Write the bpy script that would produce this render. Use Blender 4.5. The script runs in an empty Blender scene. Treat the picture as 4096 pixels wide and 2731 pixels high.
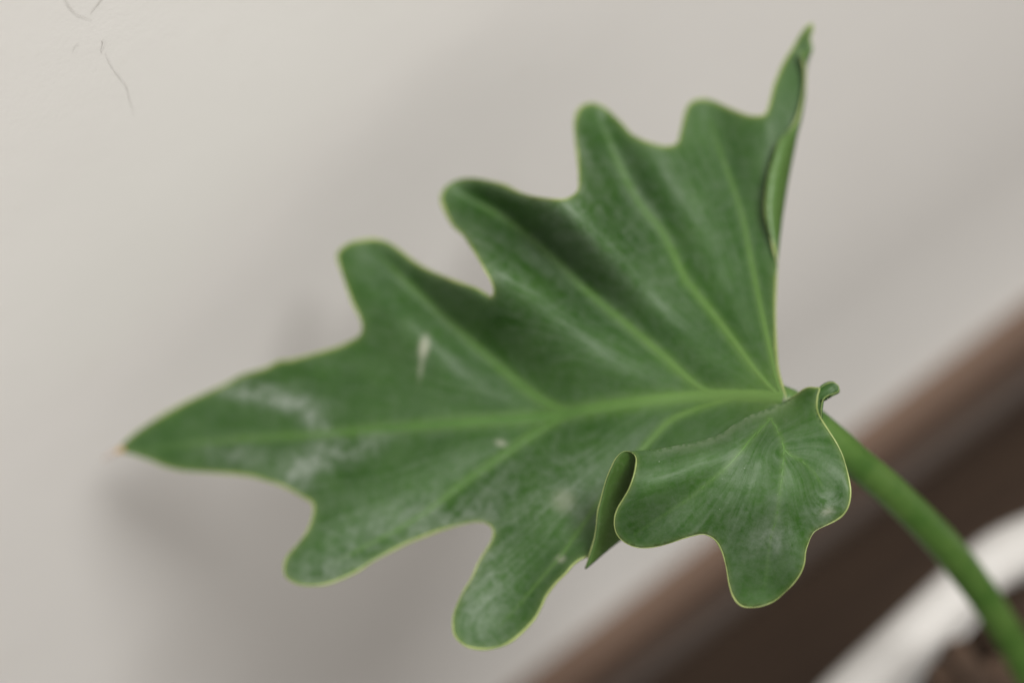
import bpy, bmesh, math, random
import numpy as np
from mathutils import Vector, Matrix
from mathutils.geometry import delaunay_2d_cdt

random.seed(7); rng = np.random.default_rng(7)
scene = bpy.context.scene
col = scene.collection

# ------------------------------------------------------------------ camera
PITCH = math.radians(63.6)
CAM = np.array([0.0, -0.279, 0.772])
K = 22.3 / 55 / 4096                       # tangent units per photograph pixel
FW = np.array([0, math.cos(PITCH), -math.sin(PITCH)])
UP0 = np.array([0, math.sin(PITCH), math.cos(PITCH)])
RT0 = np.array([1.0, 0, 0])
RT = .8 * RT0 - .6 * UP0
UP = .6 * RT0 + .8 * UP0
cd = bpy.data.cameras.new('camera'); cam = bpy.data.objects.new('camera', cd); col.objects.link(cam)
cd.sensor_fit = 'HORIZONTAL'; cd.sensor_width = 22.3; cd.lens = 55
cd.clip_start = .02; cd.clip_end = 50
cd.dof.use_dof = True; cd.dof.focus_distance = .4515; cd.dof.aperture_fstop = 3.5; cd.dof.aperture_blades = 0
m = Matrix((RT, UP, -FW)).transposed().to_4x4(); m.translation = Vector(CAM)
cam.matrix_world = m
scene.camera = cam

# ------------------------------------------------------------------ light
w = bpy.data.worlds.new('World'); scene.world = w; w.use_nodes = True
bg = w.node_tree.nodes['Background']
bg.inputs['Color'].default_value = (1.0, .955, .905, 1); bg.inputs['Strength'].default_value = .91
ld = bpy.data.lights.new('window_light', 'AREA'); lamp = bpy.data.objects.new('window_light', ld); col.objects.link(lamp)
ld.shape = 'RECTANGLE'; ld.size = .38; ld.size_y = .38; ld.energy = 31.5; ld.color = (1.0, .985, .96)
target = Vector((0, -.06, .30))
ldir = Vector((.36, -.31, .88)).normalized()
lamp.location = target + ldir * 1.6
lamp.rotation_euler = (-ldir).to_track_quat('-Z', 'Y').to_euler()
vs = scene.view_settings
vs.view_transform = 'Standard'; vs.look = 'None'; vs.exposure = 0; vs.gamma = 1; vs.use_curve_mapping = False
scene.render.engine = 'CYCLES'

# ------------------------------------------------------------------ helpers
def ray(x, y):
    x = np.asarray(x, float); y = np.asarray(y, float)
    return FW + ((x - 2048) * K)[..., None] * RT - ((y - 1365.5) * K)[..., None] * UP
def at(x, y, z):                            # photograph pixel + distance along the view axis -> world point
    return CAM + ray(x, y) * np.asarray(z, float)[..., None]
def on_wall(x, y):
    d = ray(x, y); return CAM + d * ((-CAM[1] - .0003) / d[..., 1])[..., None]

def tag(o, label=None, cat=None, group=None, kind=None):
    if label: o['label'] = label
    if cat: o['category'] = cat
    if group: o['group'] = group
    if kind: o['kind'] = kind
    return o
def mesh_obj(name, verts, faces, mats, parent=None, smooth=True):
    me = bpy.data.meshes.new(name)
    me.from_pydata([tuple(map(float, v)) for v in verts], [], [tuple(map(int, f)) for f in faces])
    if smooth: me.polygons.foreach_set('use_smooth', [True] * len(me.polygons))
    for mt in (mats if isinstance(mats, (list, tuple)) else [mats]): me.materials.append(mt)
    o = bpy.data.objects.new(name, me); col.objects.link(o)
    if parent is not None: o.parent = parent
    return o

def catmull(pts, step, closed=False):
    P = np.asarray(pts, float); n = len(P)
    out = []
    segs = n if closed else n - 1
    for i in range(segs):
        if closed: p0, p1, p2, p3 = P[(i - 1) % n], P[i], P[(i + 1) % n], P[(i + 2) % n]
        else: p0, p1, p2, p3 = P[max(i - 1, 0)], P[i], P[i + 1], P[min(i + 2, n - 1)]
        L = np.linalg.norm((p2 - p1)[:2]); m_ = max(1, int(round(L / step)))
        for t in np.arange(m_) / m_:
            out.append(.5 * (2 * p1 + (p2 - p0) * t + (2 * p0 - 5 * p1 + 4 * p2 - p3) * t * t + (3 * p1 - p0 - 3 * p2 + p3) * t ** 3))
    if not closed: out.append(P[-1])
    return np.array(out)

class TPS:                                  # smooth sheet through scattered (x, y, z)
    def __init__(s, c, lam=0.0015):
        c = np.asarray(c, float); s.p = c[:, :2] / 1000; n = len(c)
        A = s.phi(np.linalg.norm(s.p[:, None] - s.p[None], axis=2)) + lam * np.eye(n)
        B = np.c_[np.ones(n), s.p]
        M = np.block([[A, B], [B.T, np.zeros((3, 3))]])
        s.w = np.linalg.solve(M, np.r_[c[:, 2], 0, 0, 0])
    @staticmethod
    def phi(r): return np.where(r > 1e-9, r * r * np.log(np.maximum(r, 1e-9)), 0)
    def __call__(s, q):
        q = np.atleast_2d(q)[:, :2] / 1000
        return s.phi(np.linalg.norm(q[:, None] - s.p[None], axis=2)) @ s.w[:len(s.p)] + s.w[-3] + q @ s.w[-2:]

def dist_poly(q, line):                     # distance and parameter to a polyline
    q = np.asarray(q, float)[:, :2]; L = np.asarray(line, float)[:, :2]
    best = np.full(len(q), 1e9); par = np.zeros(len(q))
    n = len(L) - 1
    for i in range(n):
        a, b = L[i], L[i + 1]; ab = b - a; l2 = max(ab @ ab, 1e-9)
        t = np.clip(((q - a) @ ab) / l2, 0, 1)
        d = np.linalg.norm(q - a - t[:, None] * ab, axis=1)
        k_ = d < best
        best[k_] = d[k_]; par[k_] = ((i + t) / n)[k_]
    return best, par

def tube(points, radii, sides=10, flat=1.0, ref=None):
    P = np.asarray(points, float); n = len(P); V = []; F = []
    T = np.gradient(P, axis=0); T /= np.linalg.norm(T, axis=1)[:, None]
    for i in range(n):
        a = np.cross(T[i], FW if ref is None else ref); a /= np.linalg.norm(a); b = np.cross(a, T[i])
        for j in range(sides):
            th = 2 * math.pi * j / sides
            V.append(P[i] + radii[i] * (math.cos(th) * a + flat * math.sin(th) * b))
    for i in range(n - 1):
        for j in range(sides):
            F.append((i * sides + j, i * sides + (j + 1) % sides, (i + 1) * sides + (j + 1) % sides, (i + 1) * sides + j))
    F.append(tuple(range(sides))[::-1]); F.append(tuple((n - 1) * sides + j for j in range(sides)))
    return V, F
def join(lists):
    V = []; F = []
    for v, f in lists:
        o = len(V); V += list(v); F += [tuple(i + o for i in q) for q in f]
    return V, F

# ------------------------------------------------------------------ materials
class NT:
    def __init__(s, name):
        s.m = bpy.data.materials.new(name); s.m.use_nodes = True; s.t = s.m.node_tree
        s.b = s.t.nodes['Principled BSDF']; s.out = s.t.nodes['Material Output']
    def n(s, kind, **kw):
        nd = s.t.nodes.new(kind)
        for k_, v_ in kw.items():
            if k_.startswith('i_'):
                key = k_[2:]; key = int(key) if key.isdigit() else key
                nd.inputs[key].default_value = v_
            else: setattr(nd, k_, v_)
        return nd
    def l(s, a, b): s.t.links.new(a, b)
    def ramp(s, fac, stops):
        r = s.n('ShaderNodeValToRGB'); e = r.color_ramp.elements
        while len(e) < len(stops): e.new(.5)
        for el, (p, c) in zip(e, stops):
            el.position = p; el.color = (c, c, c, 1) if isinstance(c, (int, float)) else (*c, 1)
        s.l(fac, r.inputs['Fac']); return r.outputs['Color']
    def noise(s, vec, scale, detail=3, rough=.55, dist=0):
        n = s.n('ShaderNodeTexNoise'); n.inputs['Scale'].default_value = scale; n.inputs['Detail'].default_value = detail
        n.inputs['Roughness'].default_value = rough; n.inputs['Distortion'].default_value = dist
        if vec is not None: s.l(vec, n.inputs['Vector'])
        return n.outputs['Fac']
    def mix(s, fac, a, b, mode='MIX'):
        mx = s.n('ShaderNodeMix', data_type='RGBA', blend_type=mode)
        for sock, v_ in ((mx.inputs[0], fac), (mx.inputs[6], a), (mx.inputs[7], b)):
            if hasattr(v_, 'links'): s.l(v_, sock)
            elif isinstance(v_, (int, float)): sock.default_value = v_
            else: sock.default_value = (*v_, 1)
        return mx.outputs[2]
    def math(s, op, a, b=None):
        mt = s.n('ShaderNodeMath', operation=op)
        for i, v_ in enumerate((a, b)):
            if v_ is None: continue
            if hasattr(v_, 'links'): s.l(v_, mt.inputs[i])
            else: mt.inputs[i].default_value = v_
        return mt.outputs[0]
    def bump(s, h, strength, dist):
        b = s.n('ShaderNodeBump'); b.inputs['Strength'].default_value = strength; b.inputs['Distance'].default_value = dist
        s.l(h, b.inputs['Height']); s.l(b.outputs['Normal'], s.b.inputs['Normal'])

def attr(N, name): return N.n('ShaderNodeAttribute', attribute_name=name)

def translucent(N, colr, amount):
    t = N.n('ShaderNodeBsdfTranslucent')
    if hasattr(colr, 'links'): N.l(colr, t.inputs['Color'])
    else: t.inputs['Color'].default_value = (*colr, 1)
    mx = N.n('ShaderNodeMixShader'); mx.inputs[0].default_value = amount
    N.l(N.b.outputs[0], mx.inputs[1]); N.l(t.outputs[0], mx.inputs[2]); N.l(mx.outputs[0], N.out.inputs['Surface'])

def mat_leaf():
    N = NT('leaf_upper_surface')
    uv = attr(N, 'leafco').outputs['Vector']                 # centimetres on the flattened leaf
    streak = N.noise(attr(N, 'veinco').outputs['Vector'], 1.0, 3, .6)
    lines = N.noise(attr(N, 'veinco').outputs['Vector'], 4.5, 2, .5)
    blot = N.noise(uv, 1.1, 4, .6)
    fine = N.noise(uv, 14, 3, .6)
    c = N.mix(N.ramp(blot, [(.3, 0), (.7, 1)]), LEAF_A, LEAF_B)
    c = N.mix(N.math('MULTIPLY', N.ramp(streak, [(.35, 0), (.7, 1)]), .22), c, LEAF_C)
    c = N.mix(N.math('MULTIPLY', N.ramp(lines, [(.45, 0), (.7, 1)]), .16), c, (.050, .098, .026))
    c = N.mix(N.math('MULTIPLY', N.ramp(fine, [(.4, 0), (.75, 1)]), .32), c, (.050, .088, .036))
    vn = attr(N, 'vein').outputs['Fac']
    c = N.mix(N.math('MULTIPLY', vn, .55), c, (.112, .215, .040))
    ed = attr(N, 'edge').outputs['Fac']
    c = N.mix(N.math('MULTIPLY', ed, .40), c, (.17, .24, .07))
    # pale dust film, patchy and streaked
    dn = N.math('ADD', N.math('MULTIPLY', N.noise(uv, 5, 5, .7, .4), .55), N.math('MULTIPLY', streak, .45))
    du = attr(N, 'dust').outputs['Fac']
    dm = N.math('MULTIPLY', N.ramp(dn, [(.40, 0), (.68, 1)]), du)
    dm = N.math('MINIMUM', dm, 1.0)
    c = N.mix(N.math('MULTIPLY', dm, .72), c, (.27, .305, .265))
    sp = N.ramp(N.noise(uv, 16, 2, .5), [(.76, 0), (.80, 1)])
    c = N.mix(N.math('MULTIPLY', sp, .45), c, (.32, .35, .29))
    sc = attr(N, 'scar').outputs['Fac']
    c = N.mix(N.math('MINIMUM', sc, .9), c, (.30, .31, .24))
    N.l(c, N.b.inputs['Base Color'])
    rg = N.n('ShaderNodeMapRange'); N.l(blot, rg.inputs[0]); rg.inputs[3].default_value = .42; rg.inputs[4].default_value = .58
    N.l(N.math('ADD', rg.outputs[0], N.math('MULTIPLY', dm, .25)), N.b.inputs['Roughness'])
    N.b.inputs['Specular IOR Level'].default_value = .34
    h = N.math('ADD', N.math('MULTIPLY', lines, .18), N.math('ADD', N.math('MULTIPLY', fine, .35), N.math('MULTIPLY', blot, .8)))
    N.bump(h, .28, .0006)
    translucent(N, N.mix(.5, c, (.14, .34, .03)), .18)
    return N.m
LEAF_A = (.0125, .053, .0030); LEAF_B = (.0265, .081, .0085); LEAF_C = (.040, .096, .019)

def mat_under():
    N = NT('leaf_lower_surface')
    uv = attr(N, 'leafco').outputs['Vector']
    b = N.noise(uv, 2.2, 4, .65); f = N.noise(uv, 11, 3, .6)
    c = N.mix(b, (.054, .128, .019), (.088, .160, .044))
    c = N.mix(N.math('MULTIPLY', N.ramp(f, [(.55, 0), (.8, 1)]), .35), c, (.20, .27, .13))
    N.l(c, N.b.inputs['Base Color']); N.b.inputs['Roughness'].default_value = .42; N.b.inputs['Specular IOR Level'].default_value = .5
    N.bump(f, .3, .0005)
    translucent(N, (.16, .36, .03), .28)
    return N.m
def mat_simple(name, c1, c2, scale, rough, spec=.5, bump=0, trans=None, coat=0):
    N = NT(name)
    tc = N.n('ShaderNodeTexCoord').outputs['Object']
    b = N.noise(tc, scale, 4, .6)
    N.l(N.mix(N.ramp(b, [(.3, 0), (.7, 1)]), c1, c2), N.b.inputs['Base Color'])
    N.b.inputs['Roughness'].default_value = rough; N.b.inputs['Specular IOR Level'].default_value = spec
    N.b.inputs['Coat Weight'].default_value = coat; N.b.inputs['Coat Roughness'].default_value = .15
    if bump: N.bump(b, .4, bump)
    if trans: translucent(N, trans, .2)
    return N.m
def mat_wall():
    N = NT('painted_plaster')
    tc = N.n('ShaderNodeTexCoord').outputs['Object']
    big = N.noise(tc, 9, 3, .5); mid = N.noise(tc, 60, 4, .6); grain = N.noise(tc, 900, 3, .6)
    c = N.mix(N.ramp(big, [(.3, 0), (.7, 1)]), (.605, .592, .568), (.64, .628, .604))
    c = N.mix(N.math('MULTIPLY', N.ramp(mid, [(.62, 0), (.8, 1)]), .25), c, (.53, .51, .46))
    spk = N.ramp(N.noise(tc, 330, 2, .5), [(.74, 0), (.79, 1)])
    c = N.mix(N.math('MULTIPLY', spk, .22), c, (.42, .40, .34))
    N.l(c, N.b.inputs['Base Color']); N.b.inputs['Roughness'].default_value = .62; N.b.inputs['Specular IOR Level'].default_value = .3
    N.bump(N.math('ADD', N.math('MULTIPLY', grain, .35), mid), .14, .0008)
    return N.m
def mat_wood(name, a, b_, rough):
    N = NT(name)
    tc = N.n('ShaderNodeTexCoord').outputs['Object']
    mp = N.n('ShaderNodeMapping'); mp.inputs['Scale'].default_value = (3, 60, 60); N.l(tc, mp.inputs['Vector'])
    g = N.noise(mp.outputs[0], 2.0, 6, .6, .6)
    N.l(N.mix(N.ramp(g, [(.3, 0), (.7, 1)]), a, b_), N.b.inputs['Base Color'])
    N.b.inputs['Roughness'].default_value = rough
    N.bump(g, .3, .0006)
    return N.m

def mat_vein():
    N = NT('leaf_vein')
    b = N.noise(N.n('ShaderNodeTexCoord').outputs['Object'], 160, 4, .6)
    c = N.mix(N.ramp(b, [(.3, 0), (.7, 1)]), (.036, .104, .014), (.060, .140, .025))
    c = N.mix(attr(N, 'pale').outputs['Fac'], c, (.135, .235, .055))
    N.l(c, N.b.inputs['Base Color']); N.b.inputs['Roughness'].default_value = .48
    translucent(N, (.15, .3, .05), .18)
    return N.m

M = dict(leaf=mat_leaf(), under=mat_under(), wall=mat_wall(),
    margin=mat_simple('leaf_margin', (.16, .215, .06), (.33, .38, .15), 130, .45, trans=(.35, .5, .1)),
    vein=mat_vein(),
    petiole=mat_simple('petiole_skin', (.040, .105, .016), (.085, .160, .034), 110, .38, trans=(.15, .35, .03), bump=.0003),
    tip=mat_simple('dry_leaf_tip', (.33, .24, .09), (.28, .17, .08), 500, .6),
    dry=mat_simple('dry_leaf_tip_thread', (.30, .26, .23), (.36, .31, .28), 500, .7),
    pot=mat_simple('white_glazed_pot', (.40, .387, .37), (.44, .427, .41), 14, .55, .3),
    soil=mat_simple('damp_potting_soil', (.010, .006, .0035), (.034, .020, .012), 90, .9, .2, bump=.004),
    bark=mat_simple('bark_chip', (.016, .009, .0055), (.062, .036, .021), 160, .8, .3, bump=.001),
    crack=mat_simple('crack_shadow_dirt', (.46, .445, .415), (.53, .515, .485), 400, .9, .1),
    crackf=mat_simple('faint_crack_dirt', (.575, .562, .538), (.605, .592, .57), 400, .9, .1),
    added_cove=mat_simple('added_cove_paint', (.43, .405, .37), (.47, .445, .41), 60, .6, .3),
    shoe=mat_wood('grey_brown_moulding', (.026, .017, .012), (.042, .029, .021), .7),
    skirt=mat_wood('brown_skirting_wood', (.078, .045, .029), (.112, .068, .044), .75),
    floor=mat_wood('dark_floor_wood', (.026, .0155, .010), (.052, .033, .021), .6))

# ------------------------------------------------------------------ setting: wall, skirting, floor
def grid_plane(name, org, du, dv, nu, nv, mat_, thick):
    V = []; F = []
    for j in range(nv + 1):
        for i in range(nu + 1): V.append(np.array(org) + np.array(du) * i / nu + np.array(dv) * j / nv)
    for j in range(nv):
        for i in range(nu):
            a = j * (nu + 1) + i; F.append((a, a + 1, a + nu + 2, a + nu + 1))
    o = mesh_obj(name, V, F, mat_)
    so = o.modifiers.new('thickness', 'SOLIDIFY'); so.thickness = thick; so.offset = -1
    return o
wall = tag(grid_plane('wall', (-1.6, 0, 0), (3.2, 0, 0), (0, 0, 2.2), 32, 22, M['wall'], .08),
           'off-white painted plaster wall with fine cracks', kind='structure')
floor = tag(grid_plane('floor', (-1.6, -2.6, 0), (3.2, 0, 0), (0, 2.6, 0), 16, 13, M['floor'], .03),
            'dark brown wooden floor below the wall', kind='structure')

def sweep_x(name, prof, x0, x1, n, mat_, parent=None):
    V = []; F = []; mlen = len(prof)
    for i in range(n + 1):
        x = x0 + (x1 - x0) * i / n
        for (y, z) in prof: V.append((x, y, z))
    for i in range(n):
        for j in range(mlen):
            a = i * mlen + j; b = i * mlen + (j + 1) % mlen
            F.append((a, b, b + mlen, a + mlen))
    F.append(tuple(range(mlen))); F.append(tuple(n * mlen + j for j in range(mlen))[::-1])
    o = mesh_obj(name, V, F, mat_, parent, smooth=False)
    return o
added_cove = []  # added fillet, tilted upward to catch light and brighten the wall foot
for z_ in np.linspace(.12, .0290, 48): added_cove.append((.0003 - .0063 * ((.12 - z_) / .091) ** 2.2, z_))
added_cove += [(-.0060, .0288), (.0005, .0288), (.0005, .12)]
sweep_x('added_light_cove', added_cove, -1.58, 1.58, 40, M['wall'], wall)
pr = [(-.0003, .0003), (-.0165, .0003), (-.0165, .0262)]
for a in np.linspace(0, math.pi / 2, 5): pr.append((-.0143 - .0022 * math.cos(a), .0263 + .0022 * math.sin(a)))
pr += [(-.0003, .0285)]
sweep_x('skirting_board', pr, -1.58, 1.58, 40, M['skirt'], wall)
pr = [(-.0167, .0004)]
for a in np.linspace(0, math.pi / 2, 6): pr.append((-.0167 - .0055 * math.cos(a), .0004 + .0060 * math.sin(a)))
sweep_x('shoe_moulding', pr, -1.58, 1.58, 40, M['shoe'], wall)

def ribbon_on_wall(name, pts, width, mat_):
    c = catmull(pts, 6); t = np.gradient(c, axis=0); t /= np.linalg.norm(t, axis=1)[:, None]
    nrm = np.c_[-t[:, 1], t[:, 0]]
    s = np.linspace(0, 1, len(c)); wd = width * (.35 + .65 * np.sin(np.pi * np.clip(s, .06, .94))) * (.7 + .6 * rng.random(len(c)))
    a = on_wall(*(c + nrm * wd[:, None] / 2).T); b = on_wall(*(c - nrm * wd[:, None] / 2).T)
    V = np.vstack([a, b]); n = len(c)
    F = [(i, i + 1, n + i + 1, n + i) for i in range(n - 1)]
    return mesh_obj(name, V, F, mat_, wall)
ribbon_on_wall('crack', [(225, -60), (262, 0), (280, 30), (296, 47), (310, 60), (334, 68), (352, 76), (369, 83)], 2.6, M['crack'])
ribbon_on_wall('crack', [(440, -45), (405, 0), (392, 17), (384, 27), (372, 42), (363, 54)], 3.2, M['crack'])
ribbon_on_wall('crack', [(410, 158), (415, 178), (410, 192), (406, 206)], 8.0, M['crackf'])
ribbon_on_wall('crack', [(420, 205), (440, 250), (459, 280), (485, 315), (506, 342), (514, 372), (520, 396), (530, 430), (537, 456)], 2.8, M['crackf'])
ribbon_on_wall('crack', [(292, 205), (298, 188), (308, 177), (319, 179)], 2.6, M['crackf'])

# ------------------------------------------------------------------ pot and soil
PC = np.array([.047, -.2045]); PR = .1068; RIM = .169
def facet(a):                                # gently flattened sides with rounded corners
    ph = ((a - math.radians(96) + math.pi / 8) % (math.pi / 4)) - math.pi / 8
    r1 = .1045 / math.cos(ph) / .1068; kk = 260
    return -math.log(math.exp(-kk * r1) + math.exp(-kk * 1.012)) / kk
def lathe(name, prof, mat_, parent=None, seg=160, wob=0.0):
    V = []; F = []; n = len(prof)
    for i in range(seg):
        a = 2 * math.pi * i / seg; k_ = facet(a)
        for (r_, z_) in prof: V.append((r_ * k_ * math.cos(a), r_ * k_ * math.sin(a), z_))
    for i in range(seg):
        for j in range(n):
            jn = (j + 1) % n; i2 = (i + 1) % seg
            F.append((i * n + j, i2 * n + j, i2 * n + jn, i * n + jn))
    return mesh_obj(name, V, F, mat_, parent)
pot = bpy.data.objects.new('flower_pot', None); col.objects.link(pot); pot.location = (PC[0], PC[1], 0)
tag(pot, 'round white flower pot with thick rolled rim, standing on the dark floor', 'flower pot')
rp = []
RR = .0068
for a in np.linspace(-.5 * math.pi, 1.42 * math.pi, 26):
    rp.append((PR - RR + RR * math.cos(a), RIM - RR * .92 + RR * .92 * math.sin(a)))
lathe('rim', rp, M['pot'], pot, wob=.004)
bp = [(.004, .004), (.050, .004), (.053, .0005), (.057, .004), (.074, .06), (.088, .12), (PR - .0065, RIM - .0135), (PR - .0105, RIM - .0135), (.0835, .12), (.069, .05), (.052, .012), (.004, .012)]
lathe('body', bp, M['pot'], pot, wob=.004)

SOILZ = RIM - .0155
V = []; F = []; NR, NA = 26, 96; SR = PR - .0112
for j in range(NR + 1):
    r_ = SR * j / NR
    for i in range(NA):
        a = 2 * math.pi * i / NA
        x, y = r_ * math.cos(a), r_ * math.sin(a)
        z = .004 * math.sin(x * 90) * math.cos(y * 70) + .005 * (rng.random() - .5) - .002 * (j / NR)
        V.append((PC[0] + x, PC[1] + y, SOILZ + z))
for j in range(NR):
    for i in range(NA):
        i2 = (i + 1) % NA
        F.append((j * NA + i, (j + 1) * NA + i, (j + 1) * NA + i2, j * NA + i2))
soil = mesh_obj('potting_soil', V, F, M['soil'])
tag(soil, 'dark brown potting soil with bark pieces inside the white pot', 'soil', kind='stuff')
parts = []
for _ in range(900):
    r_ = SR * .94 * math.sqrt(random.random()); a = random.random() * 6.283
    s = random.uniform(.0018, .0065)
    sc = Vector((s * random.uniform(.8, 1.6), s * random.uniform(.5, 1), s * random.uniform(.25, .5)))
    R = Matrix.Rotation(random.random() * 6.28, 3, 'Z') @ Matrix.Rotation(random.uniform(-.6, .6), 3, 'X')
    vv = []
    for q in ((-1, -1, -1), (1, -1, -1), (1, 1, -1), (-1, 1, -1), (-1, -1, 1), (1, -1, 1), (1, 1, 1), (-1, 1, 1)):
        p = Vector([q[i] * sc[i] * random.uniform(.6, 1.1) for i in range(3)])
        p = R @ p; vv.append((PC[0] + r_ * math.cos(a) + p.x, PC[1] + r_ * math.sin(a) + p.y, SOILZ + .0015 + p.z))
    parts.append((vv, [(0, 3, 2, 1), (4, 5, 6, 7), (0, 1, 5, 4), (1, 2, 6, 5), (2, 3, 7, 6), (3, 0, 4, 7)]))
V, F = join(parts)
tag(mesh_obj('bark_chips', V, F, M['bark'], soil, smooth=False), kind='stuff')

# ------------------------------------------------------------------ the leaf
UPPER = [(470, 1801), (503, 1765), (562, 1717), (657, 1657), (753, 1604), (836, 1568), (896, 1541), (955, 1508), (1015, 1488), (1063, 1473),
 (1116, 1446), (1164, 1440), (1253, 1416), (1342, 1392), (1402, 1366), (1438, 1342), (1450, 1306), (1437, 1262), (1413, 1217), (1389, 1152), (1366, 1086),
 (1351, 1033), (1360, 1003), (1401, 973), (1455, 961), (1503, 958), (1550, 970), (1598, 1000), (1646, 1039), (1681, 1063), (1741, 1092),
 (1806, 1119), (1866, 1140), (1914, 1158), (1949, 1179), (1966, 1188), (1976, 1170), (1970, 1134), (1937, 1074), (1896, 1003), (1854, 943),
 (1812, 902), (1777, 836), (1765, 794), (1777, 759), (1806, 732), (1848, 717), (1896, 714), (1955, 723), (2015, 741), (2074, 768), (2134, 788),
 (2194, 797), (2253, 799), (2289, 785), (2313, 759), (2316, 717), (2313, 657), (2307, 598), (2298, 526), (2301, 479), (2313, 443), (2337, 422),
 (2375, 415), (2420, 433), (2456, 465), (2492, 500), (2522, 536), (2563, 560), (2605, 575), (2653, 587), (2688, 584), (2712, 569),
 (2721, 536), (2730, 500), (2739, 459), (2754, 423), (2778, 405), (2814, 399), (2855, 408), (2903, 429), (2951, 450), (2998, 465), (3040, 466),
 (3064, 456), (3079, 417), (3088, 381), (3100, 334), (3123, 280), (3147, 232), (3177, 185), (3207, 137), (3231, 107), (3245, 95)]
SPIKE = [(3254, 103), (3248, 128), (3240, 149), (3244, 172), (3251, 197), (3245, 217)]
FOLD = [(3245, 217), (3234, 244), (3228, 280), (3225, 334), (3222, 387), (3216, 429), (3207, 477), (3192, 536), (3180, 596), (3168, 655), (3156, 715), (3144, 786),
 (3132, 864), (3123, 934), (3116, 1000), (3110, 1060)]
RIGHT = [(3110, 1060), (3103, 1130), (3100, 1219), (3101, 1310), (3104, 1400), (3114, 1489), (3135, 1561), (3150, 1598)]
VALLEY = [(2375, 2214), (2404, 2200), (2440, 2178), (2500, 2135), (2600, 2060), (2720, 1960), (2850, 1850), (2990, 1740), (3090, 1660), (3150, 1598)]
LOWER = [(470, 1801), (538, 1818), (598, 1839), (657, 1863), (717, 1878), (777, 1884), (866, 1890), (955, 1896), (1015, 1905), (1063, 1920), (1110, 1934),
 (1164, 1958), (1211, 1985), (1245, 2005), (1256, 2028), (1250, 2071), (1232, 2119), (1203, 2160), (1173, 2196), (1146, 2232), (1137, 2268), (1143, 2303),
 (1173, 2327), (1214, 2339), (1262, 2340), (1310, 2333), (1369, 2312), (1429, 2283), (1494, 2241), (1560, 2205), (1625, 2172), (1685, 2148),
 (1745, 2125), (1804, 2107), (1864, 2092), (1911, 2086), (1947, 2092), (1971, 2113), (1974, 2143), (1959, 2178), (1935, 2214), (1911, 2256),
 (1888, 2309), (1858, 2357), (1834, 2405), (1816, 2452), (1812, 2500), (1818, 2536), (1840, 2565), (1876, 2586), (1929, 2594), (1983, 2589),
 (2031, 2571), (2078, 2536), (2120, 2494), (2144, 2464), (2168, 2417), (2185, 2381), (2221, 2333), (2263, 2291), (2293, 2256), (2328, 2232), (2375, 2214)]
RIDGE = [(2522, 1806), (2560, 1804), (2617, 1799), (2671, 1787), (2736, 1775), (2796, 1760), (2855, 1745), (2903, 1722), (2933, 1698), (2992, 1664), (3052, 1640), (3110, 1617), (3150, 1598)]
NEAR = [(3150, 1598), (3183, 1579), (3213, 1558), (3237, 1549), (3260, 1551), (3278, 1553), (3270, 1582), (3267, 1620), (3271, 1648), (3287, 1680), (3314, 1722), (3344, 1769), (3368, 1817), (3385, 1871),
 (3397, 1924), (3402, 1972), (3394, 2020), (3374, 2055), (3344, 2079), (3302, 2100), (3266, 2118), (3247, 2138), (3233, 2170), (3222, 2205), (3217, 2250),
 (3202, 2291), (3173, 2333), (3137, 2369), (3101, 2399), (3053, 2420), (3006, 2427), (2964, 2420), (2934, 2387), (2916, 2333), (2904, 2262), (2887, 2202),
 (2863, 2160), (2833, 2140), (2800, 2135), (2736, 2151), (2677, 2171), (2617, 2186), (2557, 2189), (2510, 2174), (2474, 2145), (2459, 2110), (2459, 2067),
 (2471, 2031), (2492, 1996), (2516, 1954), (2534, 1906), (2543, 1865), (2545, 1835), (2537, 1817), (2522, 1806)]
LOOP = [(2522, 1806), (2502, 1803), (2483, 1811), (2462, 1835), (2444, 1871), (2429, 1906), (2414, 1954), (2402, 2002), (2391, 2043), (2385, 2103), (2376, 2157), (2358, 2216), (2349, 2245), (2339, 2272)]
KEEL = [(2339, 2272), (2370, 2246), (2397, 2222), (2438, 2188), (2500, 2140), (2600, 2060), (2720, 1960), (2850, 1850), (2990, 1740), (3090, 1660), (3150, 1598)]
CURL = [(3245, 217), (3203, 205), (3213, 250), (3220, 300), (3217, 357), (3205, 417), (3183, 488), (3153, 530), (3117, 566), (3094, 631), (3076, 695), (3067, 763), (3064, 834), (3073, 900), (3090, 970), (3110, 1060)]
HOOK = [(3278, 1553), (3296, 1540), (3320, 1529), (3340, 1531), (3356, 1546), (3357, 1562), (3338, 1573), (3314, 1580), (3297, 1592), (3288, 1610), (3284, 1645), (3287, 1680)]

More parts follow.
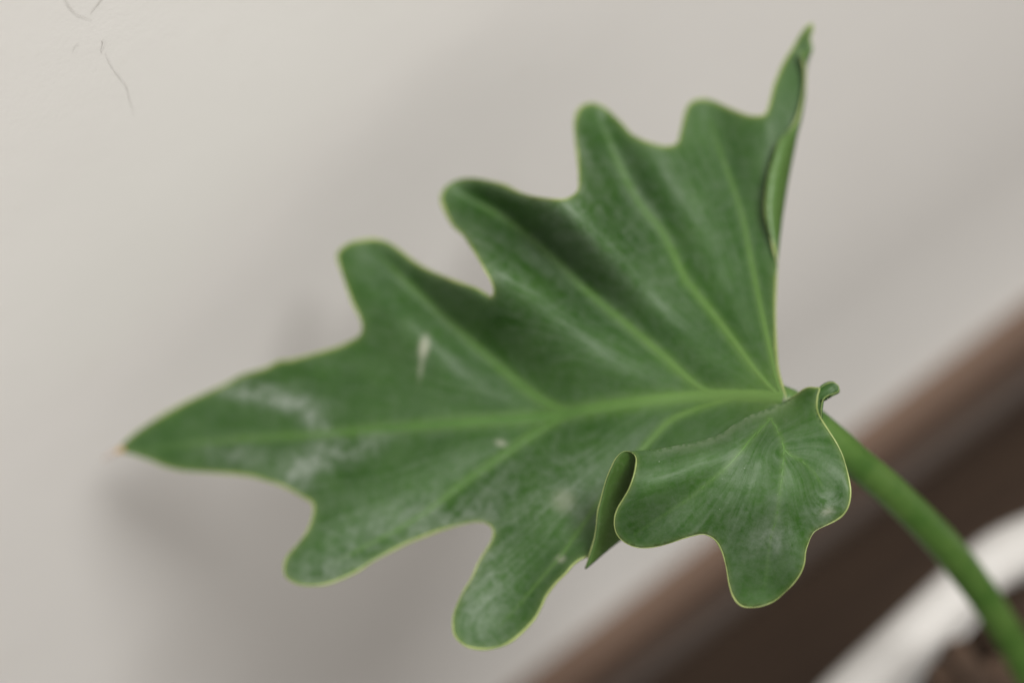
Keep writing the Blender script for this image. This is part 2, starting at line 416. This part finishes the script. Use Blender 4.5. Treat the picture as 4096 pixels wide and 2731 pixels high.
VEINS = dict(
 midrib=([(3130, 1592), (3011, 1584), (2832, 1582), (2594, 1602), (2415, 1626), (2266, 1652), (2177, 1666), (1938, 1682), (1700, 1700), (1491, 1717), (1313, 1732), (1134, 1745), (955, 1756), (760, 1775), (520, 1800)], 46, 8),
 u1=([(2300, 1648), (2240, 1636), (2177, 1606), (2087, 1541), (1968, 1440), (1849, 1332), (1760, 1255), (1717, 1211), (1634, 1134), (1556, 1057), (1500, 1003)], 24, 7),
 u2=([(2890, 1578), (2810, 1556), (2742, 1505), (2653, 1422), (2534, 1320), (2415, 1219), (2325, 1142), (2277, 1092), (2152, 979), (2015, 872), (1896, 806), (1824, 770)], 26, 8),
 u3=([(3125, 1590), (3080, 1550), (3011, 1469), (2951, 1386), (2862, 1267), (2772, 1154), (2737, 1106), (2653, 934), (2557, 810), (2480, 667), (2438, 566), (2400, 480)], 26, 8),
 u4=([(3130, 1590), (3105, 1520), (3075, 1380), (3028, 1160), (3000, 1020), (2980, 911), (2951, 804), (2903, 667), (2861, 554), (2837, 459)], 18, 7),
 l1=([(2290, 1655), (2206, 1690), (2087, 1767), (1968, 1851), (1849, 1934), (1760, 2004), (1685, 2059), (1596, 2113), (1490, 2168), (1300, 2270)], 22, 5),
 l2=([(2960, 1592), (2860, 1612), (2772, 1640), (2683, 1680), (2617, 1743), (2540, 1830), (2440, 1950), (2349, 2073), (2289, 2157), (2248, 2216), (2150, 2330), (2072, 2422), (1990, 2510)], 20, 5))
NVEINS = dict(
 n1=([(3080, 1670), (3046, 1710), (2992, 1769), (2915, 1859), (2825, 1936), (2766, 1984), (2688, 2037), (2617, 2085), (2530, 2140)], 15, 4),
 n2=([(3085, 1672), (3112, 1725), (3135, 1787), (3131, 1877), (3119, 1972), (3105, 2073), (3084, 2145), (3070, 2252), (3060, 2345)], 15, 4),
 n3=([(3140, 1800), (3165, 1822), (3201, 1838), (3254, 1888), (3290, 1950)], 10, 3))

zmain = TPS([(3150, 1598, .4680), (2600, 1602, .4845), (2200, 1665, .4945), (1700, 1700, .5020), (1100, 1745, .5170), (470, 1801, .5300),
 (1400, 990, .5120), (1450, 1320, .5120), (1964, 1188, .5050), (1800, 740, .5100), (2300, 790, .5070), (2370, 420, .5110), (2700, 585, .5070), (2800, 400, .5100),
 (3050, 465, .5050), (3245, 95, .5080), (3120, 950, .4925), (3102, 1300, .4790), (3150, 600, .5000), (2600, 1100, .4955), (2900, 1200, .4880), (2200, 1300, .4985), (2800, 800, .5010),
 (1250, 2020, .5020), (1150, 2280, .4930), (1500, 2200, .4910), (1960, 2110, .4860), (1900, 2580, .4750), (2150, 2450, .4715), (2300, 2250, .4675), (1800, 1900, .4940), (2200, 1950, .4850), (2500, 1850, .4815),
 (2344, 2268, .4645), (2440, 2188, .4705), (2720, 1960, .4770), (2990, 1740, .4735)])
znear = TPS([(2522, 1806, .4515), (2680, 1786, .4515), (2855, 1745, .4530), (2992, 1664, .4580), (3150, 1598, .4680), (2600, 1850, .4490), (2800, 1810, .4488), (2950, 1760, .4500),
 (2600, 2000, .4498), (2480, 2100, .4530), (2550, 2185, .4570), (2800, 1950, .4490), (2800, 2130, .4550), (3000, 1900, .4495), (3110, 2000, .4495), (3050, 2425, .4650), (2930, 2300, .4600),
 (3200, 2300, .4610), (3300, 2080, .4575), (3400, 1970, .4555), (3370, 1820, .4575), (3287, 1680, .4595), (3240, 1550, .4640), (3200, 1850, .4520), (3150, 1700, .4570)])

STEP = 11.0
vein_lines = {k_: (catmull(p, 14), a, b) for k_, (p, a, b) in VEINS.items()}
nvein_lines = {k_: (catmull(p, 12), a, b) for k_, (p, a, b) in NVEINS.items()}

def cdt_patch(outline, step):
    P = np.asarray(outline); n = len(P)
    x0, y0 = P.min(0); x1, y1 = P.max(0)
    gx = []
    for j, y in enumerate(np.arange(y0, y1, step * .87)):
        for x in np.arange(x0 + (j % 2) * step / 2, x1, step): gx.append((x, y))
    G = np.array(gx)
    # inside test (even-odd) and clearance from the outline
    ins = np.zeros(len(G), bool)
    for i in range(n):
        (xa, ya), (xb, yb) = P[i], P[(i + 1) % n]
        if ya == yb: continue
        c = ((ya > G[:, 1]) != (yb > G[:, 1])) & (G[:, 0] < (xb - xa) * (G[:, 1] - ya) / (yb - ya) + xa)
        ins ^= c
    G = G[ins]
    d, _ = dist_poly(G, np.vstack([P, P[:1]]))
    G = G[d > step * .55]
    allp = np.vstack([P, G])
    vs_, es, fs, *_ = delaunay_2d_cdt([Vector(p) for p in allp], [(i, (i + 1) % n) for i in range(n)], [], 1, 1e-6)
    return np.array([(v.x, v.y) for v in vs_]), [tuple(f) for f in fs]

def orient(q, faces, sign=1):               # faces wound so that they look at the camera (sign 1) or away (-1)
    out = []
    for f in faces:
        a = 0
        for i in range(len(f)):
            x1_, y1_ = q[f[i]][:2]; x2_, y2_ = q[f[(i + 1) % len(f)]][:2]; a += x1_ * y2_ - x2_ * y1_
        # image y runs down: positive area there = clockwise seen by the camera
        out.append(tuple(f) if (a < 0) == (sign > 0) else tuple(f[::-1]))
    return out

def smooth_field(q, faces, h, fixed, it=10):
    n = len(q); E = set()
    for f in faces:
        for i in range(len(f)):
            a, b = f[i], f[(i + 1) % len(f)]; E.add((min(a, b), max(a, b)))
    E = np.array(list(E))
    deg = np.bincount(E.ravel(), minlength=n)
    for _ in range(it):
        s = np.bincount(E[:, 0], h[E[:, 1]], n) + np.bincount(E[:, 1], h[E[:, 0]], n)
        hn = s / np.maximum(deg, 1); h = np.where(fixed, h, .5 * h + .5 * hn)
    return h

# --- sampled shared curves
cU, cS, cFo, cR, cV, cL = (catmull(c, STEP) for c in (UPPER, SPIKE, FOLD, RIGHT, VALLEY, LOWER))
cRi, cN, cLo, cC, cH = (catmull(c, STEP) for c in (RIDGE, NEAR, LOOP, CURL, HOOK))
main_out = np.vstack([cU, cS[:-1], cFo[:-1], cR[:-1], cV[::-1][:-1], cL[::-1][:-1]])
keep = [0]
for i in range(1, len(main_out)):
    if np.linalg.norm(main_out[i] - main_out[keep[-1]]) > 2: keep.append(i)
main_out = main_out[keep]
qm, fm = cdt_patch(main_out, STEP)
fm = orient(qm, fm)

# corrugation: veins lie in valleys, the sheet swells towards the light between them
dmin = np.full(len(qm), 1e9); dm2 = np.full(len(qm), 1e9)
for k_, (ln, a, b) in vein_lines.items():
    d, _ = dist_poly(qm, ln)
    dm2 = np.minimum(dm2, np.maximum(d, dmin)); dmin = np.minimum(d, dmin)
def amp(q):                                  # how strongly the sheet is corrugated from place to place
    x, y = q[:, 0], q[:, 1]
    up = 1 / (1 + np.exp((y - 1560) / 60))
    cen = np.exp(-((x - 2180) / 400) ** 2 - ((y - 900) / 400) ** 2) + .45 * np.exp(-((x - 1780) / 220) ** 2 - ((y - 1150) / 220) ** 2)
    return (.17 + 1.35 * cen) * up + .15 * (1 - up)
sw = np.minimum(dmin, 200)
sw = 150 * np.sin(sw / 200 * math.pi / 2) ** 1.15
hm = -(sw * .000047) * amp(qm) * 2.9
vd = np.minimum.reduce([dist_poly(qm, cV)[0], dist_poly(qm, cFo)[0] * 1.2, np.linalg.norm(qm - np.array([3150, 1598]), axis=1)])
fade = np.clip(vd / 160, 0, 1); fade = fade * fade * (3 - 2 * fade)
hm *= fade
# gentle ripple along the free margins
ed_m = np.minimum(dist_poly(qm, cU)[0], dist_poly(qm, cL)[0])
hm += fade * .0011 * np.exp(-ed_m / 120) * np.sin(qm[:, 0] / 95 + qm[:, 1] / 140)
hm = smooth_field(qm, fm, hm, np.zeros(len(qm), bool), 40)
zm = zmain(qm) + hm
def lookup(p, q, z):
    p = np.atleast_2d(p)[:, :2]; out = np.zeros(len(p))
    for i in range(0, len(p), 400):
        d2 = ((p[i:i + 400, None] - q[None]) ** 2).sum(2); idx = np.argpartition(d2, 4, axis=1)[:, :5]
        ww = 1 / (np.take_along_axis(d2, idx, 1) + 1e-4); out[i:i + 400] = (z[idx] * ww).sum(1) / ww.sum(1)
    return out
def z_main(p): return lookup(p, qm, zm)

near_out = np.vstack([cRi[:-1], cN[:-1]])
qn, fn = cdt_patch(near_out, STEP); fn = orient(qn, fn)
dn_ = np.full(len(qn), 1e9)
for k_, (ln, a, b) in nvein_lines.items(): dn_ = np.minimum(dn_, dist_poly(qn, ln)[0])
fr = np.clip(dist_poly(qn, cRi)[0] / 120, 0, 1)
hn = -.000022 * np.minimum(dn_, 110) * fr
edn = dist_poly(qn, cN)[0]
hn += fr * .0006 * np.exp(-edn / 70) * np.sin(qn[:, 0] / 60 - qn[:, 1] / 75)
hn = smooth_field(qn, fn, hn, np.zeros(len(qn), bool), 12)
zn = znear(qn) + hn
def z_near(p): return lookup(p, qn, zn)

def resample(c, n):
    s = np.r_[0, np.cumsum(np.linalg.norm(np.diff(c[:, :2], axis=0), axis=1))]; t = np.linspace(0, s[-1], n)
    return np.c_[[np.interp(t, s, c[:, i]) for i in range(c.shape[1])]].T

# far slope: Coons sheet between ridge (top), valley (bottom) and free edge (left)
NU, NV = len(cRi), 40
rid = np.c_[cRi, z_near(cRi)]
ke = resample(catmull(KEEL, STEP), NU)
val = np.c_[ke, z_main(ke) - .0012 * np.clip(1 - np.linspace(0, 1, NU) * 4, 0, 1)]
lo2 = resample(cLo, NV + 1)
tl = np.linspace(0, 1, NV + 1)
lz = rid[0, 2] + (val[0, 2] - rid[0, 2]) * (.75 * tl + .25 * tl ** 2) + .0012 * np.sin(np.pi * tl)
left = np.c_[lo2, lz]
qf = np.zeros((NV + 1, NU, 3)); u = np.linspace(0, 1, NU)
for j in range(NV + 1):
    v_ = j / NV
    ruled = (1 - v_) * rid + v_ * val
    corr = left[j] - ((1 - v_) * rid[0] + v_ * val[0])
    qf[j] = ruled + np.outer((1 - u) ** 2, corr)
    qf[j, :, 2] += .006 * math.sin(math.pi * v_) * np.sin(np.pi * np.minimum(u * 1.0, 1)) ** 1.0
qf = qf.reshape(-1, 3)
ff = []
for j in range(NV):
    for i in range(NU - 1):
        a = j * NU + i; ff.append((a, a + 1, a + NU + 1, a + NU))
# upper surface looks away from the camera here
ff = orient(qf, ff, -1)

# rolled margin of the far basal lobe: a flap folded to the front, lower surface showing
NC, NW = 90, 10
fo = resample(np.vstack([cFo]), NC); cu = resample(cC, NC)
qc = np.zeros((NW + 1, NC, 3)); zf = z_main(fo)
for j in range(NW + 1):
    t = j / NW
    p = fo + (cu - fo) * (t ** 1.0)
    bul = math.sin(math.pi * min(t * 1.0, 1) * .62)
    wdt = np.linalg.norm(cu - fo, axis=1)
    qc[j, :, :2] = p + np.outer(wdt * .04 * math.sin(math.pi * t), [1, 0])
    qc[j, :, 2] = zf - wdt * .000040 * bul * 1.3
qc = qc.reshape(-1, 3)
fc = []
for j in range(NW):
    for i in range(NC - 1):
        a = j * NC + i; fc.append((a, a + 1, a + NC + 1, a + NC))
fc = orient(qc, fc, -1)

# little hooked tongue of the near lobe, curled to the back
mar = np.array([(3278, 1553), (3270, 1582), (3267, 1620), (3271, 1648), (3287, 1680)], float)
NH, NK = 40, 8
hk = resample(cH, NH); mm = resample(catmull(mar, 6), NH)
qh = np.zeros((NK + 1, NH, 3)); zmm = z_near(mm)
for j in range(NK + 1):
    t = j / NK; p = mm + (hk - mm) * t
    wd = np.linalg.norm(hk - mm, axis=1)
    qh[j, :, :2] = p; qh[j, :, 2] = zmm + wd * .000022 * math.sin(t * 2.0)
qh = qh.reshape(-1, 3); fh = []
for j in range(NK):
    for i in range(NH - 1):
        a = j * NH + i; fh.append((a, a + 1, a + NH + 1, a + NH))
fh = orient(qh, fh, 1)

Q = np.vstack([np.c_[qm, zm], np.c_[qn, zn], qf, qc, qh])
o1 = len(qm); o2 = o1 + len(qn); o3 = o2 + len(qf); o4 = o3 + len(qc)
FA = list(fm) + [tuple(i + o1 for i in f) for f in fn] + [tuple(i + o2 for i in f) for f in ff] + [tuple(i + o3 for i in f) for f in fc] + [tuple(i + o4 for i in f) for f in fh]
region = np.r_[np.zeros(len(qm)), np.ones(len(qn)), np.full(len(qf), 2), np.full(len(qc), 3), np.full(len(qh), 4)]

vein_a = np.zeros(len(Q)); edge_a = np.zeros(len(Q)); dust = np.zeros(len(Q)); scar = np.zeros(len(Q))
mi = region == 0; ni = region == 1
for ln, a, b in vein_lines.values():
    d, t = dist_poly(Q[mi], ln); wv = (a + (b - a) * t) * 1.0
    vein_a[mi] = np.maximum(vein_a[mi], np.exp(-(d / wv) ** 2) * (1 - .45 * t) * np.clip((1.02 - t) * 6, 0, 1))
for ln, a, b in nvein_lines.values():
    d, t = dist_poly(Q[ni], ln); wv = (a + (b - a) * t)
    vein_a[ni] = np.maximum(vein_a[ni], .5 * np.exp(-(d / wv) ** 2) * (1 - .5 * t))
jd = np.linalg.norm(Q[:, :2] - np.array([3105, 1590]), axis=1)
vein_a[mi] = np.maximum(vein_a[mi], np.maximum(.95 * np.exp(-(jd / 130) ** 2), .8 * np.exp(-((Q[:, 0] - 2900) / 260) ** 2 - ((Q[:, 1] - 1582) / 42) ** 2))[mi])
vein_a[ni] = np.maximum(vein_a[ni], (.55 * np.exp(-(jd / 90) ** 2))[ni])
edge_a[mi] = np.exp(-(np.minimum.reduce([dist_poly(Q[mi], c)[0] for c in (cU, cL, cR, cS)]) / 13) ** 1.3)
edge_a[ni] = np.exp(-(dist_poly(Q[ni], cN)[0] / 9) ** 1.3)
def blob(x, y, rx, ry, rot=0, p=1.0):
    dx, dy = Q[:, 0] - x, Q[:, 1] - y; c, s = math.cos(rot), math.sin(rot)
    return np.exp(-(((dx * c + dy * s) / rx) ** 2 + ((-dx * s + dy * c) / ry) ** 2) ** p)
dust[:] = .15
dust[mi] += (1.5 * blob(1110, 1590, 150, 42, .22) + 1.2 * blob(960, 1565, 90, 28, .15) + 1.0 * blob(1250, 1680, 90, 40, .75) + 1.6 * blob(1210, 1870, 140, 62, -.5)
  + 1.0 * blob(1430, 1790, 130, 45, -.35) + .8 * blob(950, 1820, 130, 45, .1) + .55 * blob(1500, 2130, 330, 110, -.4) + .6 * blob(1330, 2290, 160, 45, -.25)
  + .7 * blob(1800, 2080, 160, 60, -.3) + .55 * blob(1950, 2350, 130, 220) + .5 * blob(2200, 1950, 300, 150) + .3 * blob(2300, 900, 500, 400))[mi]
dust[ni] += (.15 * blob(2950, 2050, 400, 260) + .9 * blob(3320, 2030, 60, 50) + .5 * blob(3100, 2150, 90, 60))[ni]
scar[mi] += (.85 * blob(1696, 1388, 20, 46, .18, 1.5) + .55 * blob(1684, 1470, 9, 45, .12) + .6 * blob(2003, 1771, 24, 13, .2, 1.5) + .32 * blob(2255, 2003, 48, 46, 0, 1.6)
  + .5 * blob(2243, 2234, 20, 16, 0, 1.5) + .6 * blob(3129, 1602, 34, 22))[mi]
# pale crest where the sheet is folded over at the ridge
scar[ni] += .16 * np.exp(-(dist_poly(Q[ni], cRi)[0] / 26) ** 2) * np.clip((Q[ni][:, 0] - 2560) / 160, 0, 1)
scar[ni] += .45 * blob(3310, 2045, 26, 16, -.3)[ni]

plant = bpy.data.objects.new('philodendron_plant', None); col.objects.link(plant)
plant.location = (.050, -.188, SOILZ)
tag(plant, 'green lobed philodendron leaf on a long stalk growing from the white pot', 'plant')
base = np.array(plant.location)
def local(W): return np.asarray(W) - base
W = local(at(Q[:, 0], Q[:, 1], Q[:, 2]))
blade = mesh_obj('leaf_blade', W, FA, [M['leaf'], M['under']], plant)
me = blade.data
def fattr(name, arr):
    a = me.attributes.new(name, 'FLOAT', 'POINT'); a.data.foreach_set('value', np.asarray(arr, np.float32))
for nm, ar in (('vein', vein_a), ('edge', edge_a), ('dust', dust), ('scar', np.clip(scar, 0, 1))): fattr(nm, ar)
vidx = np.zeros(len(Q)); wsum = np.zeros(len(Q))
for i, nm in enumerate(('u4', 'u3', 'u2', 'u1', 'midrib', 'l1', 'l2')):
    d, _ = dist_poly(Q[mi], vein_lines[nm][0]); ww = 1 / (d + 12) ** 2; vidx[mi] += ww * i; wsum[mi] += ww
for i, nm in enumerate(('n1', 'n2', 'n3')):
    d, _ = dist_poly(Q[ni], nvein_lines[nm][0]); ww = 1 / (d + 60) ** 2; vidx[ni] += ww * (i * 1.3); wsum[ni] += ww
rest = region > 1; vidx[rest] = Q[rest][:, 1] / 160; wsum[rest] = 1
vidx /= wsum
a = me.attributes.new('veinco', 'FLOAT_VECTOR', 'POINT')
a.data.foreach_set('vector', np.c_[vidx * 7, jd * .0046 * .55, region * 5].astype(np.float32).ravel())
a = me.attributes.new('leafco', 'FLOAT_VECTOR', 'POINT')
lc = np.c_[(Q[:, 0] - 470) * .0046, (1800 - Q[:, 1]) * .0046, region * 3.1].astype(np.float32)
a.data.foreach_set('vector', lc.ravel())
thk = np.ones(len(Q))
k12 = (region == 1) | (region == 2); thk[k12] = np.clip(dist_poly(Q[k12], cRi)[0] / 70 - .08, .02, 1)
k03 = (region == 0) | (region == 3); thk[k03] = np.minimum(thk[k03], np.clip(dist_poly(Q[k03], cFo)[0] / 50 - .1, .02, 1))
fattr('thickness_weight', thk)
onr = np.zeros(len(Q)); onr[k12] = (dist_poly(Q[k12], cRi)[0] < .05).astype(float); fattr('fold', onr)
bm = bmesh.new(); bm.from_mesh(me); bmesh.ops.remove_doubles(bm, verts=bm.verts, dist=.00012)
fl = bm.verts.layers.float['fold']
for e_ in bm.edges:
    if e_.verts[0][fl] > .5 and e_.verts[1][fl] > .5: e_.smooth = False
bm.to_mesh(me); bm.free()
so = blade.modifiers.new('thickness', 'SOLIDIFY'); so.thickness = .00034; so.offset = -1; so.material_offset = 1; so.material_offset_rim = 0; so.use_quality_normals = False
vg = blade.vertex_groups.new(name='thickness')
tw = np.zeros(len(me.vertices), np.float32); me.attributes['thickness_weight'].data.foreach_get('value', tw)
bins = np.round(tw * 25).astype(int)
for b_ in np.unique(bins): vg.add([int(i) for i in np.nonzero(bins == b_)[0]], max(b_ / 25, .02), 'REPLACE')
so.vertex_group = 'thickness'

def part(name, V, F, mat_):
    o = mesh_obj(name, V, F, mat_, blade); return o
# margin: a thickened pale bead along every free edge
def bead(c2, z, r, taper=False):
    P = local(at(c2[:, 0], c2[:, 1], z)); n = len(P); kn = rng.random(n // 7 + 3); rr = r * (.42 + .62 * np.interp(np.arange(n) / 7, np.arange(len(kn)), kn)) * (.92 + .16 * rng.random(n))
    if taper: rr *= np.clip(np.minimum(np.arange(n), n - 1 - np.arange(n)) / 6, .35, 1)
    return tube(P, rr, 8)
BK = .00012
sets = [bead(np.vstack([cU, cS[1:]]), z_main(np.vstack([cU, cS[1:]])) + BK, .00036, True), bead(cL, z_main(cL) + BK, .00031, True),
        bead(cR, z_main(cR) + BK, .00032, True)]
i0 = 0
sets.append(bead(cN, z_near(cN) + BK * .7, .00020, True))
sets.append(bead(lo2, lz, .00022, True))
cuz = qc.reshape(NW + 1, NC, 3)[-1]; sets.append(bead(cuz[:, :2], cuz[:, 2], .00034, True))
hkz = qh.reshape(NK + 1, NH, 3)[-1]; sets.append(bead(hkz[:, :2], hkz[:, 2], .00012, True))
V, F = join(sets); part('margin', V, F, M['margin'])

def ribbon_vein(name, ln, w0, w1, zfun, height):
    c = ln; n = len(c); t = np.gradient(c, axis=0); t /= np.linalg.norm(t, axis=1)[:, None]; nr = np.c_[-t[:, 1], t[:, 0]]
    s = np.linspace(0, 1, n); wd = (w0 + (w1 - w0) * s) * np.clip((1 - s) * 12, .25, 1)
    us = np.linspace(-1, 1, 9); V = []; F = []
    for uu in us:
        p = c + nr * (wd * uu)[:, None]
        z = zfun(p) - (height * (1 - uu * uu) * (wd / w0) - .00006)
        V += list(local(at(p[:, 0], p[:, 1], z)))
    for a_ in range(len(us) - 1):
        for i in range(n - 1):
            F.append((a_ * n + i, a_ * n + i + 1, (a_ + 1) * n + i + 1, (a_ + 1) * n + i))
    o = part(name, V, F, M['vein'])
    pl = np.tile(np.exp(-(np.linalg.norm(c - np.array([3105, 1590]), axis=1) / 700) ** 2) * (.62 if zfun is z_main else .15), len(us))
    o.data.attributes.new('pale', 'FLOAT', 'POINT').data.foreach_set('value', pl.astype(np.float32))
for k_, (ln, a, b) in vein_lines.items():
    ribbon_vein('midrib' if k_ == 'midrib' else 'vein', ln[:int(len(ln) * (.93 if k_ != 'midrib' else .86))], a * (.62 if k_ == 'midrib' else .40), b * .34, z_main, .00042 if k_ == 'midrib' else .00026)
for k_, (ln, a, b) in nvein_lines.items():
    ribbon_vein('vein', ln[:int(len(ln) * .9)], a * .38, b * .30, z_near, .00010)
# dry point of the leaf
tz = z_main(np.array([[470, 1801]]))[0]
c = catmull([(500, 1796), (470, 1803), (450, 1813), (428, 1826), (413, 1840)], 4)
part('leaf_tip', *tube(local(at(c[:12, 0], c[:12, 1], np.full(12, tz))), np.linspace(.00085, .00042, 12), 8), M['tip'])
c2 = c[10:]; part('dried_thread', *tube(local(at(c2[:, 0], c2[:, 1], np.full(len(c2), tz))), np.linspace(.00060, .00030, len(c2)), 8), M['dry'])

# petiole
PT = [(3100, 1592, .4715), (3150, 1612, .4722), (3240, 1682, .4745), (3350, 1775, .4790), (3420, 1842, .4850), (3545, 1946, .4970), (3660, 2055, .5100), (3768, 2167, .5230), (3841, 2255, .5330),
      (3925, 2368, .5460), (4040, 2545, .5630), (4120, 2700, .5800)]
P = [at(x, y, z) for x, y, z in PT] + [np.array([.0500, -.158, .172]), np.array([.0503, -.175, .155]), np.array([.0505, -.186, .138])]
c = catmull(np.array(P), .004)
n = len(c); s = np.linspace(0, 1, n)
rad = .00285 + .0007 * np.clip(s * 3, 0, 1) + .0009 * np.clip((s - .45) * 2, 0, 1)
V, F = tube(local(c), rad, 28, .92)
mesh_obj('petiole', V, F, M['petiole'], plant)
